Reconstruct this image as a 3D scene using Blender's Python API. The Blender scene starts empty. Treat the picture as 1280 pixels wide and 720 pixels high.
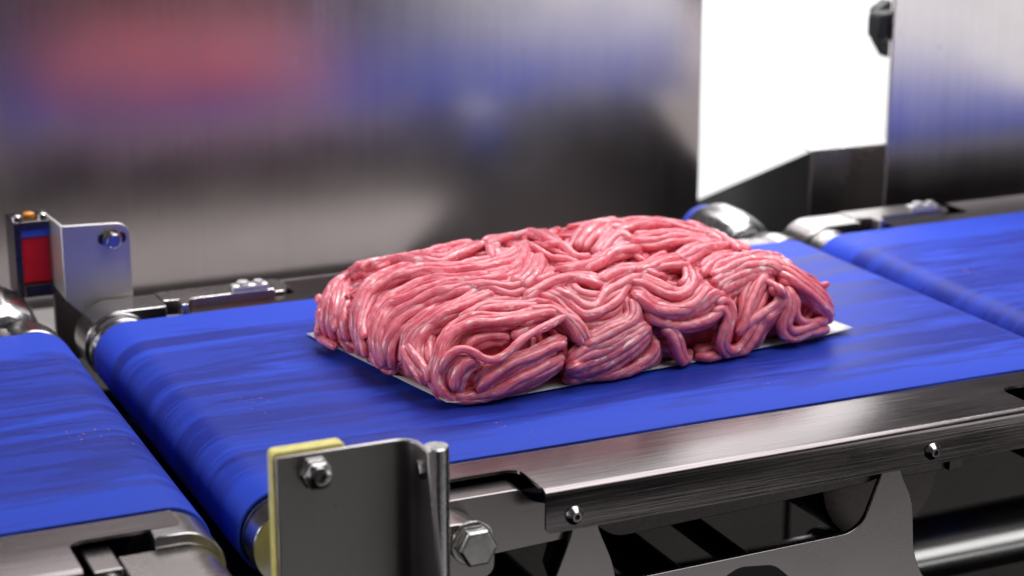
import bpy, bmesh, math, random
import numpy as np
from mathutils import Vector, Matrix, noise

random.seed(7)
rng = np.random.default_rng(7)
S = bpy.context.scene
COL = S.collection
R_ = math.radians

# ------------------------------------------------------------------ camera
F_PX, PITCH, AZ, CAM_H = 2455.0, math.atan(705 / 2455), R_(24.426), 0.35
cam_d = bpy.data.cameras.new('camera')
cam = bpy.data.objects.new('camera', cam_d); COL.objects.link(cam)
cam.location = (0, 0, CAM_H)
cam.rotation_euler = (math.pi / 2 - PITCH, 0, -AZ)
cam_d.sensor_width = 36; cam_d.lens = 36 * F_PX / 1280
cam_d.clip_start = 0.05; cam_d.clip_end = 60
cam_d.dof.use_dof = True; cam_d.dof.focus_distance = 1.03; cam_d.dof.aperture_fstop = 7.5
S.camera = cam

# ------------------------------------------------------------------ world, lamps, exposure
w = bpy.data.worlds.new('World'); S.world = w; w.use_nodes = True
bg = w.node_tree.nodes['Background']
bg.inputs[0].default_value = (1.0, 0.93, 0.93, 1); bg.inputs[1].default_value = 0.04
def lamp(name, loc, target, size, size_y, power, color=(1, 1, 1)):
    d = bpy.data.lights.new(name, 'AREA'); d.shape = 'RECTANGLE'
    d.size = size; d.size_y = size_y; d.energy = power; d.color = color
    o = bpy.data.objects.new(name, d); COL.objects.link(o); o.location = loc
    o.rotation_euler = (Vector(target) - Vector(loc)).to_track_quat('-Z', 'Y').to_euler()
    return o
lamp('overhead_softbox', (0.95, 0.90, 1.35), (0.96, 0.90, 0), 2.6, 1.25, 36)
lamp('left_softbox', (-1.05, 1.12, 0.42), (0.35, 0.9, 0), 0.7, 0.5, 9.0, (0.95, 0.97, 1))
lamp('added_right_front_lamp', (2.1, -0.55, -0.02), (1.0, 1.2, -0.05), 1.15, 0.8, 3.6)  # added lamp, whitens the reflections in right panel and tube
lamp('added_low_front_lamp', (1.5, -0.55, -0.93), (0.9, 0.9, -0.15), 1.8, 0.30, 1.0)  # added lamp, brightens the low steel faces turned to the camera
lamp('backdrop_lamp', (1.3, 1.9, 1.6), (1.9, 3.6, 0.1), 1.6, 0.5, 195)
S.view_settings.view_transform = 'Standard'; S.view_settings.look = 'None'
S.view_settings.exposure = 0; S.view_settings.gamma = 1
S.render.engine = 'CYCLES'

# ------------------------------------------------------------------ pixel <-> place (calibration of the photograph)
def ray(px, py):
    px = np.asarray(px, float); py = np.asarray(py, float)
    x = (px - 640) / F_PX; y = -(py - 360) / F_PX
    cx, cy, cz = x, math.cos(PITCH) + y * math.sin(PITCH), -math.sin(PITCH) + y * math.cos(PITCH)
    c, s = math.cos(AZ), math.sin(AZ)
    return np.stack([c * cx + s * cy, -s * cx + c * cy, cz], -1)
def at(px, py, y=None, z=None):
    d = ray(px, py)
    t = (z - CAM_H) / d[2] if z is not None else y / d[1]
    return Vector((d[0] * t, d[1] * t, d[2] * t + CAM_H))

# ------------------------------------------------------------------ helpers
def tag(o, label=None, cat=None, group=None, kind=None):
    if label: o['label'] = label
    if cat: o['category'] = cat
    if group: o['group'] = group
    if kind: o['kind'] = kind
    return o
def empty(name, loc, label, cat, group=None):
    o = bpy.data.objects.new(name, None); COL.objects.link(o); o.location = loc
    o.empty_display_size = 0.02
    bpy.context.view_layer.update()
    return tag(o, label, cat, group)
def link(name, me, mats, parent=None):
    o = bpy.data.objects.new(name, me); COL.objects.link(o)
    for m in (mats if isinstance(mats, (list, tuple)) else [mats]): me.materials.append(m)
    if parent is not None:
        o.parent = parent
        p = parent; off = Vector((0, 0, 0))
        while p is not None: off += p.location; p = p.parent
        o.location = -off          # meshes are written in world coordinates
    return o
def recentre(o):
    """move the object's origin to the middle of its mesh"""
    me = o.data
    c = sum((v.co for v in me.vertices), Vector()) / len(me.vertices)
    me.transform(Matrix.Translation(-c)); o.location = o.location + c
    return o
def from_bm(name, bm, mats, parent=None, smooth=None, bevel=0.0, seg=2):
    bmesh.ops.recalc_face_normals(bm, faces=bm.faces)
    me = bpy.data.meshes.new(name); bm.to_mesh(me); bm.free()
    o = link(name, me, mats, parent)
    if not me.uv_layers: pass
    if bevel:
        m = o.modifiers.new('bevel', 'BEVEL'); m.width = bevel; m.segments = seg
        m.limit_method = 'ANGLE'; m.angle_limit = R_(35)
    if smooth is not None:
        for p in me.polygons: p.use_smooth = True
        me.set_sharp_from_angle(angle=R_(smooth))
    return recentre(o)
def box(bm, x0, x1, y0, y1, z0, z1):
    v = [bm.verts.new((x, y, z)) for z in (z0, z1) for y in (y0, y1) for x in (x0, x1)]
    for f in ((0, 2, 3, 1), (4, 5, 7, 6), (0, 1, 5, 4), (2, 6, 7, 3), (0, 4, 6, 2), (1, 3, 7, 5)):
        bm.faces.new([v[i] for i in f])
def prism(bm, pts, off):
    """pts: closed loop of 3D points, extruded by off"""
    a = [bm.verts.new(p) for p in pts]; b = [bm.verts.new(Vector(p) + Vector(off)) for p in pts]
    n = len(a)
    bm.faces.new(a); bm.faces.new(b[::-1])
    for i in range(n): bm.faces.new((a[i], b[i], b[(i + 1) % n], a[(i + 1) % n]))
def rounded(pts, r, n=5):
    """round the corners of a 2D loop; r a number or one per corner"""
    out = []; N = len(pts)
    for i in range(N):
        p = Vector(pts[i]); a = Vector(pts[i - 1]); b = Vector(pts[(i + 1) % N])
        rr = r[i] if isinstance(r, (list, tuple)) else r
        da, db = (a - p), (b - p)
        rr = min(rr, da.length * 0.49, db.length * 0.49)
        if rr < 1e-6: out.append(tuple(p)); continue
        p0 = p + da.normalized() * rr; p1 = p + db.normalized() * rr
        for k in range(n + 1):
            t = k / n; out.append(tuple(p0 * (1 - t) ** 2 + p * 2 * t * (1 - t) + p1 * t * t))
    return out
def lathe(bm, prof, origin, axis='Y', seg=48, hexa=False):
    """prof: (distance along axis, radius) pairs"""
    rings = []
    for (d, r) in prof:
        ring = []
        for k in range(seg):
            a = 2 * math.pi * (k + (0.5 if hexa else 0)) / seg
            c, s = r * math.cos(a), r * math.sin(a)
            p = {'Y': (c, d, s), 'X': (d, c, s), 'Z': (c, s, d)}[axis]
            ring.append(bm.verts.new(Vector(origin) + Vector(p)))
        rings.append(ring)
    for A, B in zip(rings, rings[1:]):
        for k in range(seg): bm.faces.new((A[k], A[(k + 1) % seg], B[(k + 1) % seg], B[k]))
    bm.faces.new(rings[0][::-1]); bm.faces.new(rings[-1])

# ------------------------------------------------------------------ materials
def mat(name):
    m = bpy.data.materials.new(name); m.use_nodes = True
    nt = m.node_tree; b = nt.nodes['Principled BSDF']
    return m, nt, b
def nd(nt, typ, **kw):
    n = nt.nodes.new(typ)
    for k, v in kw.items():
        if isinstance(k, str) and hasattr(n, k): setattr(n, k, v)
    return n
def ramp(nt, fac, stops):
    r = nt.nodes.new('ShaderNodeValToRGB'); e = r.color_ramp.elements
    while len(e) < len(stops): e.new(0.5)
    for el, (p, c) in zip(e, stops): el.position = p; el.color = (*c, 1) if len(c) == 3 else c
    nt.links.new(fac, r.inputs[0]); return r.outputs[0]
def noise_tex(nt, vec, scale, detail=4, rough=0.5, dist=0.0, mapping=(1, 1, 1)):
    mp = nt.nodes.new('ShaderNodeMapping'); mp.inputs['Scale'].default_value = mapping
    nt.links.new(vec, mp.inputs[0])
    n = nt.nodes.new('ShaderNodeTexNoise'); n.inputs['Scale'].default_value = scale
    n.inputs['Detail'].default_value = detail; n.inputs['Roughness'].default_value = rough
    n.inputs['Distortion'].default_value = dist
    nt.links.new(mp.outputs[0], n.inputs['Vector']); return n.outputs['Fac']
def metal(name, col, rough, grain=None, grain_amt=0.25, bump=0.0, aniso=0.0, specks=0.0, tangent='Z', kdark=0.75):
    """brushed or plain stainless steel; grain = mapping scale (long direction small)"""
    m, nt, b = mat(name)
    tc = nt.nodes.new('ShaderNodeTexCoord').outputs['Object']
    geo = nt.nodes.new('ShaderNodeNewGeometry').outputs['Position']
    b.inputs['Metallic'].default_value = 1.0
    b.inputs['Base Color'].default_value = (*col, 1)
    big = noise_tex(nt, geo, 14, 3)
    g = noise_tex(nt, geo, 1, 3, 0.65, mapping=grain) if grain else noise_tex(nt, geo, 350, 2)
    mx = nt.nodes.new('ShaderNodeMath'); mx.operation = 'MULTIPLY_ADD'
    nt.links.new(g, mx.inputs[0]); mx.inputs[1].default_value = grain_amt; mx.inputs[2].default_value = rough - grain_amt * 0.5
    ad = nt.nodes.new('ShaderNodeMath'); ad.operation = 'MULTIPLY_ADD'
    nt.links.new(big, ad.inputs[0]); ad.inputs[1].default_value = 0.12; ad.inputs[2].default_value = -0.06
    sm = nt.nodes.new('ShaderNodeMath'); sm.operation = 'ADD'; sm.use_clamp = True
    nt.links.new(mx.outputs[0], sm.inputs[0]); nt.links.new(ad.outputs[0], sm.inputs[1])
    nt.links.new(sm.outputs[0], b.inputs['Roughness'])
    k = kdark
    c = ramp(nt, g, [(0.3, tuple(x * k for x in col)), (0.7, col)])
    if specks:
        v = noise_tex(nt, geo, specks, 2, 0.5)
        fac = ramp(nt, v, [(0.725, (0, 0, 0)), (0.80, (0.8, 0.8, 0.8))])
        mix = nt.nodes.new('ShaderNodeMix'); mix.data_type = 'RGBA'
        nt.links.new(fac, mix.inputs[0]); nt.links.new(c, mix.inputs[6]); mix.inputs[7].default_value = (0.42, 0.20, 0.14, 1)
        c = mix.outputs[2]
    nt.links.new(c, b.inputs['Base Color'])
    if bump:
        bp = nt.nodes.new('ShaderNodeBump'); bp.inputs['Strength'].default_value = bump; bp.inputs['Distance'].default_value = 0.0004
        nt.links.new(g, bp.inputs['Height']); nt.links.new(bp.outputs[0], b.inputs['Normal'])
    if aniso:
        b.inputs['Anisotropic'].default_value = aniso
        t = nt.nodes.new('ShaderNodeTangent'); t.direction_type = 'RADIAL'; t.axis = tangent
        nt.links.new(t.outputs[0], b.inputs['Tangent'])
    return m
STEEL = (0.56, 0.53, 0.525)
M_rail = metal('brushed_steel_rail', (0.33, 0.290, 0.294), 0.20, grain=(14, 900, 900), grain_amt=0.16, bump=0.15, kdark=0.6)
M_plate = metal('satin_steel_plate', (0.42, 0.385, 0.38), 0.27, grain_amt=0.03, kdark=0.95)
M_spotted = metal('spotted_steel_plate', (0.54, 0.50, 0.495), 0.36, grain_amt=0.06, specks=110, kdark=0.95)
M_drum = metal('dull_steel', (0.13, 0.11, 0.107), 0.30, grain_amt=0.10)
M_tube = metal('tube_steel', (0.85, 0.83, 0.82), 0.24, grain=(8, 300, 300), grain_amt=0.10)
M_polish = metal('polished_steel', (0.70, 0.69, 0.69), 0.26, grain_amt=0.08)
M_turned = metal('turned_steel', (0.60, 0.58, 0.575), 0.24, grain=(60, 1500, 60), grain_amt=0.14)
M_panel = metal('upright_brushed_panel', (0.68, 0.63, 0.635), 0.235, grain=(300, 300, 4), kdark=0.90, grain_amt=0.08, bump=0.04, specks=120)
M_bolt = metal('bolt_steel', (0.60, 0.58, 0.57), 0.22, grain_amt=0.1)
M_darkmetal = metal('dark_steel', (0.16, 0.14, 0.14), 0.45, grain_amt=0.1)
def plain(name, col, rough=0.5, metallic=0.0, **kw):
    m, nt, b = mat(name)
    geo = nt.nodes.new('ShaderNodeNewGeometry').outputs['Position']
    g = noise_tex(nt, geo, kw.pop('nscale', 60), 4)
    c = ramp(nt, g, [(0.3, tuple(x * 0.82 for x in col)), (0.7, tuple(min(1, x * 1.08) for x in col))])
    nt.links.new(c, b.inputs['Base Color'])
    b.inputs['Roughness'].default_value = rough; b.inputs['Metallic'].default_value = metallic
    for k_, v in kw.items(): b.inputs[k_.replace('_', ' ')].default_value = v
    return m
M_reflection_tray = plain('grey_reflection_tray', (0.46, 0.43, 0.42), 0.5)  # for the added tray that greys the panel reflection
M_matt = metal('matt_pale_steel', (0.64, 0.61, 0.61), 0.46, grain_amt=0.06, kdark=0.96)
M_black = plain('black_rubber', (0.012, 0.011, 0.012), 0.45)
M_yellow = plain('yellow_plastic', (0.86, 0.76, 0.24), 0.35, nscale=200)
M_red = plain('red_sensor_glass', (0.68, 0.0, 0.010), 0.5, nscale=90)
M_amber = plain('amber_plastic', (0.75, 0.28, 0.03), 0.3)
M_blueplastic = plain('blue_plastic', (0.05, 0.09, 0.55), 0.4)
M_floor = plain('dark_floor', (0.0014, 0.0012, 0.0012), 0.9, Specular_IOR_Level=0.0)
M_white = plain('white_backdrop', (0.86, 0.86, 0.86), 0.9, nscale=3)
M_paper = plain('waxed_paper', (0.63, 0.64, 0.66), 0.38, nscale=40)

def belt_material():
    m, nt, b = mat('blue_conveyor_belt')
    uv = nt.nodes.new('ShaderNodeUVMap').outputs[0]      # u along travel, v across, in metres
    sx = nt.nodes.new('ShaderNodeSeparateXYZ'); nt.links.new(uv, sx.inputs[0])
    smear = noise_tex(nt, uv, 1, 5, 0.58, 0.9, mapping=(7, 62, 1))
    fine = noise_tex(nt, uv, 1, 3, 0.6, 0.6, mapping=(22, 240, 1))
    a = nt.nodes.new('ShaderNodeMath'); a.operation = 'MULTIPLY_ADD'; a.inputs[1].default_value = 0.28
    nt.links.new(fine, a.inputs[0]); nt.links.new(smear, a.inputs[2])
    # smears fade out towards the two clean edges of the belt
    wob = noise_tex(nt, uv, 1, 3, 0.5, 0.4, mapping=(9, 30, 1))
    ev = nt.nodes.new('ShaderNodeMath'); ev.operation = 'SUBTRACT'; nt.links.new(sx.outputs[1], ev.inputs[0]); ev.inputs[1].default_value = 0.99 - 0.006
    ab = nt.nodes.new('ShaderNodeMath'); ab.operation = 'ABSOLUTE'; nt.links.new(ev.outputs[0], ab.inputs[0])
    aw = nt.nodes.new('ShaderNodeMath'); aw.operation = 'MULTIPLY_ADD'; nt.links.new(wob, aw.inputs[0]); aw.inputs[1].default_value = 0.05; nt.links.new(ab.outputs[0], aw.inputs[2])
    mr = nt.nodes.new('ShaderNodeMapRange'); nt.links.new(aw.outputs[0], mr.inputs[0])
    mr.inputs[1].default_value = 0.128; mr.inputs[2].default_value = 0.150; mr.inputs[3].default_value = 0.0; mr.inputs[4].default_value = 0.26
    s = nt.nodes.new('ShaderNodeMath'); s.operation = 'SUBTRACT'; nt.links.new(a.outputs[0], s.inputs[0]); nt.links.new(mr.outputs[0], s.inputs[1])
    wet = ramp(nt, s.outputs[0], [(0.495, (0, 0, 0)), (0.55, (0.5, 0.5, 0.5)), (0.64, (0.62, 0.62, 0.62)), (0.70, (1, 1, 1))])
    mix = nt.nodes.new('ShaderNodeMix'); mix.data_type = 'RGBA'; nt.links.new(wet, mix.inputs[0])
    mix.inputs[6].default_value = (0.028, 0.068, 0.55, 1); mix.inputs[7].default_value = (0.019, 0.033, 0.29, 1)
    # tiny meat specks
    sp = noise_tex(nt, uv, 420, 2, 0.5); cl = noise_tex(nt, uv, 13, 2, 0.5)
    ml = nt.nodes.new('ShaderNodeMath'); ml.operation = 'MULTIPLY'; nt.links.new(sp, ml.inputs[0]); nt.links.new(cl, ml.inputs[1])
    spf = ramp(nt, ml.outputs[0], [(0.455, (0, 0, 0)), (0.485, (1, 1, 1))])
    mix2 = nt.nodes.new('ShaderNodeMix'); mix2.data_type = 'RGBA'; nt.links.new(spf, mix2.inputs[0])
    nt.links.new(mix.outputs[2], mix2.inputs[6]); mix2.inputs[7].default_value = (0.30, 0.14, 0.22, 1)
    nt.links.new(mix2.outputs[2], b.inputs['Base Color'])
    rr = nt.nodes.new('ShaderNodeMapRange'); nt.links.new(wet, rr.inputs[0]); rr.inputs[3].default_value = 0.58; rr.inputs[4].default_value = 0.40
    nt.links.new(rr.outputs[0], b.inputs['Roughness'])
    b.inputs['Specular IOR Level'].default_value = 0.13
    bp = nt.nodes.new('ShaderNodeBump'); bp.inputs['Strength'].default_value = 0.22; bp.inputs['Distance'].default_value = 0.0006
    nt.links.new(a.outputs[0], bp.inputs['Height']); nt.links.new(bp.outputs[0], b.inputs['Normal'])
    return m
M_belt = belt_material()

def meat_material(name, lean, pale, fat, fat_lo, fat_hi, rough=0.33):
    m, nt, b = mat(name)
    uv = nt.nodes.new('ShaderNodeUVMap').outputs[0]
    geo = nt.nodes.new('ShaderNodeNewGeometry').outputs['Position']
    mott = noise_tex(nt, uv, 1, 4, 0.6, 0.3, mapping=(150, 420, 1))
    c = ramp(nt, mott, [(0.32, lean), (0.66, pale)])
    big = noise_tex(nt, geo, 38, 3)
    fleck = noise_tex(nt, uv, 1, 3, 0.55, 0.5, mapping=(120, 520, 1))
    ad = nt.nodes.new('ShaderNodeMath'); ad.operation = 'MULTIPLY_ADD'; nt.links.new(big, ad.inputs[0]); ad.inputs[1].default_value = 0.35; nt.links.new(fleck, ad.inputs[2])
    ff = ramp(nt, ad.outputs[0], [(fat_lo, (0, 0, 0)), (fat_hi, (1, 1, 1))])
    mix = nt.nodes.new('ShaderNodeMix'); mix.data_type = 'RGBA'; nt.links.new(ff, mix.inputs[0]); nt.links.new(c, mix.inputs[6]); mix.inputs[7].default_value = (*fat, 1)
    nt.links.new(mix.outputs[2], b.inputs['Base Color'])
    b.inputs['Roughness'].default_value = rough
    b.inputs['Subsurface Weight'].default_value = 0.75
    b.inputs['Subsurface Radius'].default_value = (1.0, 0.28, 0.30)
    b.inputs['Subsurface Scale'].default_value = 0.003
    b.inputs['Coat Weight'].default_value = 0.3; b.inputs['Coat Roughness'].default_value = 0.12
    bn = noise_tex(nt, uv, 1, 4, 0.6, 0.2, mapping=(260, 700, 1))
    bp = nt.nodes.new('ShaderNodeBump'); bp.inputs['Strength'].default_value = 0.45; bp.inputs['Distance'].default_value = 0.0007
    nt.links.new(bn, bp.inputs['Height']); nt.links.new(bp.outputs[0], b.inputs['Normal']); nt.links.new(bp.outputs[0], b.inputs['Coat Normal'])
    return m
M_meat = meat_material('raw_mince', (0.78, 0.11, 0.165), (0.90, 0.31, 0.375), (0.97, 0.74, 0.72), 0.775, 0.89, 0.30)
M_meat_shade = meat_material('raw_mince_gap_shade', (0.66, 0.07, 0.115), (0.78, 0.20, 0.25), (0.8, 0.5, 0.48), 0.82, 0.92)  # darker mince copy, shade of the gaps put into the colour

# ------------------------------------------------------------------ the setting
bm = bmesh.new(); v = [bm.verts.new(p) for p in ((-8, -6, -1.3), (12, -6, -1.3), (12, 3.7, -1.3), (-8, 3.7, -1.3))]; bm.faces.new(v)
tag(from_bm('floor', bm, M_floor), kind='structure')
bm = bmesh.new(); box(bm, -8, 12, 3.7, 3.75, -1.3, 5)
tag(from_bm('backdrop', bm, M_white), kind='structure')

# ------------------------------------------------------------------ conveyors
BY0, BY1, RR = 0.8405, 1.1400, 0.022
PERIOD = 0.528
def belt_mesh(x0, x1, parent):
    """x0, x1 = roller axes; a closed loop of belt with thickness"""
    path = []; N = 18
    for k in range(29): path.append((x0 + (x1 - x0) * k / 28, 0.0))
    for k in range(1, N): a = math.pi / 2 - math.pi * k / N; path.append((x1 + RR * math.cos(a), -RR + RR * math.sin(a)))
    for k in range(29): path.append((x1 + (x0 - x1) * k / 28, -2 * RR))
    for k in range(1, N): a = -math.pi / 2 - math.pi * k / N; path.append((x0 + RR * math.cos(a), -RR + RR * math.sin(a)))
    path = path[60:] + path[:60]                 # the texture seam lies on the underside
    n = len(path); th = 0.0016
    cx = lambda p: (min(max(p[0], x0), x1), -RR)
    bm = bmesh.new(); uvl = bm.loops.layers.uv.new('UVMap')
    s = [0.0]
    for i in range(n): s.append(s[-1] + math.dist(path[i], path[(i + 1) % n]))
    ys = [BY0, BY0 + 0.0006] + [BY0 + (BY1 - BY0) * k / 6 for k in range(1, 6)] + [BY1 - 0.0006, BY1]
    outer = []; inner = []
    for i, p in enumerate(path):
        c = cx(p); d = Vector((p[0] - c[0], p[1] - c[1])).normalized()
        row = []
        for j, y in enumerate(ys):
            dr = 0.0004 if j in (0, len(ys) - 1) else 0
            wv = 0.0003 * math.sin(p[0] * 37 + x0 * 9) if j < 2 else 0
            row.append(bm.verts.new((p[0] - d.x * dr, y + wv, p[1] - d.y * dr)))
        outer.append(row)
        q = (p[0] - d.x * th, p[1] - d.y * th)
        inner.append([bm.verts.new((q[0], BY0, q[1])), bm.verts.new((q[0], BY1, q[1]))])
    for i in range(n):
        k = (i + 1) % n; A, B = outer[i], outer[k]
        for j in range(len(ys) - 1):
            f = bm.faces.new((A[j], B[j], B[j + 1], A[j + 1]))
            for l, (u, vv) in zip(f.loops, ((s[i], ys[j]), (s[i + 1], ys[j]), (s[i + 1], ys[j + 1]), (s[i], ys[j + 1]))):
                l[uvl].uv = (u + x0, vv)
        for a0, b0, a1, b1, yy in ((A[0], B[0], inner[i][0], inner[k][0], BY0), (A[-1], B[-1], inner[i][1], inner[k][1], BY1)):
            f = bm.faces.new((a0, a1, b1, b0))
            for l in f.loops: l[uvl].uv = (s[i] + x0, yy)
        bm.faces.new((inner[i][0], inner[i][1], inner[k][1], inner[k][0]))
    return from_bm('belt', bm, M_belt, parent, smooth=40)

def rail(parent, xa, xb, mirror=False):
    """folded side rail: flat top beside the belt, rounded fold, upright face. xa/xb = ends of the upright face"""
    yb, yf, zt, zb, t = 0.8400, 0.7875, -0.0012, -0.0235, 0.0016
    M = (lambda y: 1.980 - y) if mirror else (lambda y: y)
    bm = bmesh.new()
    # folded band (profile swept along X) in front of the notches
    prof = [(0.8205, zt), (yf + 0.0036, zt)]
    for k in range(1, 7): a = R_(90 + 15 * k); prof.append((yf + 0.0036 + 0.0036 * math.cos(a), zt - 0.0036 + 0.0036 * math.sin(a)))
    prof += [(yf, zb + 0.0072)]
    inner = [(0.8205, zt - t), (yf + 0.0042, zt - t), (yf + t, zt - 0.0042), (yf + t, zb + 0.0072)]
    loop = prof + inner[::-1]
    def sweep(loop, x0, x1):
        a = [bm.verts.new((x0, M(y), z)) for y, z in loop]; b = [bm.verts.new((x1, M(y), z)) for y, z in loop]
        bm.faces.new(a); bm.faces.new(b[::-1]); n = len(a)
        for i in range(n): bm.faces.new((a[i], b[i], b[(i + 1) % n], a[(i + 1) % n]))
    sweep(loop, xa, xb)
    # lower strip of the face with rounded bottom corners
    zz = zb + 0.0072
    pts = rounded([(xa, zz), (xa, zb), (xb, zb), (xb, zz)], [0, 0.0068, 0.0068, 0], 6)
    prism(bm, [(x, M(yf), z) for x, z in pts], (0, t * (-1 if mirror else 1), 0))
    # top sheet next to the belt, running on past the notches
    e = 0.078; er = 0.052
    pts = rounded([(xa - e, yb + 0.003), (xa - e, 0.8205), (xa, 0.8205), (xa, 0.8204), (xb, 0.8204), (xb, 0.8205), (xb + er, 0.8205), (xb + er, yb + 0.003)], [0, 0.003, 0, 0, 0, 0, 0.003, 0])
    prism(bm, [(x, M(y), zt) for x, y in pts], (0, 0, -t))
    # fillet pieces in the notches
    for sx, x in ((-1, xa), (1, xb)):
        p2 = [(x, 0.8205)] + [(x + sx * 0.007 * (1 - math.sin(R_(a))), 0.8205 - 0.007 * (1 - math.cos(R_(a)))) for a in range(0, 91, 15)]
        prism(bm, [(px, M(py), zt) for px, py in p2], (0, 0, -t))
    return from_bm('side_rail', bm, M_rail, parent, smooth=32)

def dome_screw(parent, x, z, y=0.7875, r=0.0048, sgn=-1):
    bm = bmesh.new()
    prof = [(0, r), (0.0006, r), (0.0011, r * 0.94), (0.0030, r * 0.58), (0.0033, r * 0.50), (0.0033, r * 0.30), (0.0016, r * 0.26)]
    lathe(bm, [(sgn * d, rr) for d, rr in prof], (x, y, z), 'Y', 24)
    o = from_bm('screw', bm, M_bolt, parent, smooth=28)
    bm = bmesh.new(); lathe(bm, [(sgn * 0.0002, r * 0.29), (sgn * 0.0022, r * 0.29)], (x, y, z), 'Y', 6)
    from_bm('socket', bm, M_black, o)
    return o
def hexbolt(parent, c, r, depth, axis='Y', sgn=-1, name='bolt', washer=True, m=None):
    bm = bmesh.new()
    if washer: lathe(bm, [(0, r * 1.12), (sgn * depth * 0.22, r * 1.12)], c, axis, 32)
    lathe(bm, [(sgn * depth * 0.2, r), (sgn * depth * 0.9, r), (sgn * depth, r * 0.90)], c, axis, 6)
    return from_bm(name, bm, m or M_bolt, parent, bevel=0.0004, seg=2)
def ring_groove(parent, x, y0, y1, z, r, m, name):
    bm = bmesh.new(); lathe(bm, [(y0, r - 0.0008), (y0 + 0.0008, r), (y1 - 0.0008, r), (y1, r - 0.0008)], (x, 0, z), 'Y', 64)
    return from_bm(name, bm, m, parent, smooth=30)

def conveyor(k, label, ext=0.0):
    """one belt module; k = 0 is the middle one"""
    dx = k * PERIOD
    xl, xr = 0.260 + dx - (0.011 if k == 1 else 0), 0.732 + dx
    root = empty('belt_conveyor', (0.5 * (xl + xr), 0.99, 0), label, 'conveyor', 'belt conveyors in line')
    belt_mesh(xl, xr, root)
    rail(root, 0.3756 + dx, 0.6664 + dx + ext)
    rail(root, 0.3756 + dx, 0.6664 + dx, mirror=True)
    for x in (0.3907, 0.5995): dome_screw(root, x + dx, -0.0160)
    for x in (0.3907, 0.5995): dome_screw(root, x + dx, -0.0160, y=1.1925, sgn=1)
    # rollers with their bare ends and bearing housings
    for x in (xl, xr):
        bm = bmesh.new(); lathe(bm, [(BY0 - 0.004, 0.0125), (BY0 - 0.003, RR - 0.0022), (BY1 + 0.010, RR - 0.0022), (BY1 + 0.011, 0.012)], (x, 0, -RR), 'Y', 64)
        from_bm('end_roller', bm, M_turned, root, smooth=30)
    # left end, far side: bare roller end, dark ring, wide bearing housing
    ring_groove(root, xl, BY1 + 0.0095, BY1 + 0.0185, -RR, RR - 0.0012, M_turned, 'roller_collar')
    ring_groove(root, xl, BY1 + 0.0185, BY1 + 0.0205, -RR, RR - 0.0035, M_black, 'seal_ring')
    h = 0.0225
    for side in (0, 1):
        yA, yB = (BY1 + 0.0205, BY1 + 0.0500) if side == 0 else (BY0 - 0.0200, BY0 - 0.0055)
        rr = h if side == 0 else RR - 0.002
        loop = [(xl + rr * math.cos(R_(a)), -RR + rr * math.sin(R_(a))) for a in range(90, 271, 6)]
        xx = xl + (0.030 if side == 0 else 0.012)
        loop += [(xx, -RR - rr), (xx, -RR + rr)]
        bm = bmesh.new(); prism(bm, [(a, yA, b) for a, b in loop], (0, yB - yA, 0))
        from_bm('bearing_housing', bm, M_turned, root, smooth=30, bevel=0.0006)
    # far side: slide plate lying along the rail, with clamp piece and slot
    bm = bmesh.new()
    pts = rounded([(xl + 0.030, BY1 + 0.030), (xl + 0.108, BY1 + 0.021), (xl + 0.112, BY1 + 0.030), (xl + 0.112, BY1 + 0.051), (xl + 0.030, BY1 + 0.051)], [0, 0.003, 0.003, 0.006, 0])
    prism(bm, [(a, b, 0.0012) for a, b in pts], (0, 0, -0.010))
    from_bm('slide_plate', bm, M_plate, root, bevel=0.0007)
    bm = bmesh.new()
    path = rounded([(xl + 0.036, BY1 + 0.006), (xl + 0.036, BY1 + 0.0205), (xl + 0.100, BY1 + 0.0205), (xl + 0.100, BY1 + 0.017), (xl + 0.044, BY1 + 0.017), (xl + 0.040, BY1 + 0.006)], [0, 0.006, 0.001, 0.001, 0.004, 0])
    prism(bm, [(a, b, 0.0045) for a, b in path], (0, 0, -0.010))
    from_bm('slot_frame', bm, M_plate, root, bevel=0.0006)
    bm = bmesh.new()
    prism(bm, [(a, b, 0.0085) for a, b in rounded([(xl + 0.072, BY1 + 0.018), (xl + 0.096, BY1 + 0.0175), (xl + 0.096, BY1 + 0.026), (xl + 0.072, BY1 + 0.0265)], 0.002)], (0, 0, -0.009))
    cl = from_bm('clamp_piece', bm, M_matt, root, bevel=0.0015)
    hexbolt(cl, (xl + 0.080, BY1 + 0.022, 0.0085), 0.0040, 0.002, 'Z', 1, m=M_matt)
    hexbolt(cl, (xl + 0.090, BY1 + 0.0215, 0.0085), 0.0032, 0.0018, 'Z', 1, m=M_matt)
    # right end, far side: small collar, dark ring, fat polished knob with facets
    ring_groove(root, xr - 0.001, BY1 + 0.002, BY1 + 0.020, -RR + 0.001, RR - 0.0003, M_turned, 'roller_collar')
    ring_groove(root, xr - 0.001, BY1 + 0.020, BY1 + 0.032, -RR + 0.001, RR - 0.0022, M_black, 'seal_ring')
    bm = bmesh.new()
    prof = [(0.034, 0.018), (0.042, 0.0235), (0.056, 0.0262), (0.078, 0.0262), (0.090, 0.0235), (0.096, 0.012)]
    lathe(bm, [(BY1 + d, r) for d, r in prof], (xr - 0.012, 0, -0.0150), 'Y', 9)
    kb = from_bm('locking_knob', bm, M_polish, root, bevel=0.003, seg=3)
    for p in kb.data.polygons: p.use_smooth = True
    ring_groove(kb, xr - 0.014, BY1 + 0.093, BY1 + 0.098, -0.0140, 0.0195, M_blueplastic, 'cap')
    # right end, near side: bare roller stub, flat housing, forked arm
    bm = bmesh.new(); rr = RR - 0.0015
    loop = [(xr + rr * math.cos(R_(a)), -RR + rr * math.sin(R_(a))) for a in range(-90, 91, 6)] + [(xr - 0.012, -RR + rr), (xr - 0.012, -RR - rr)]
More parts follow.
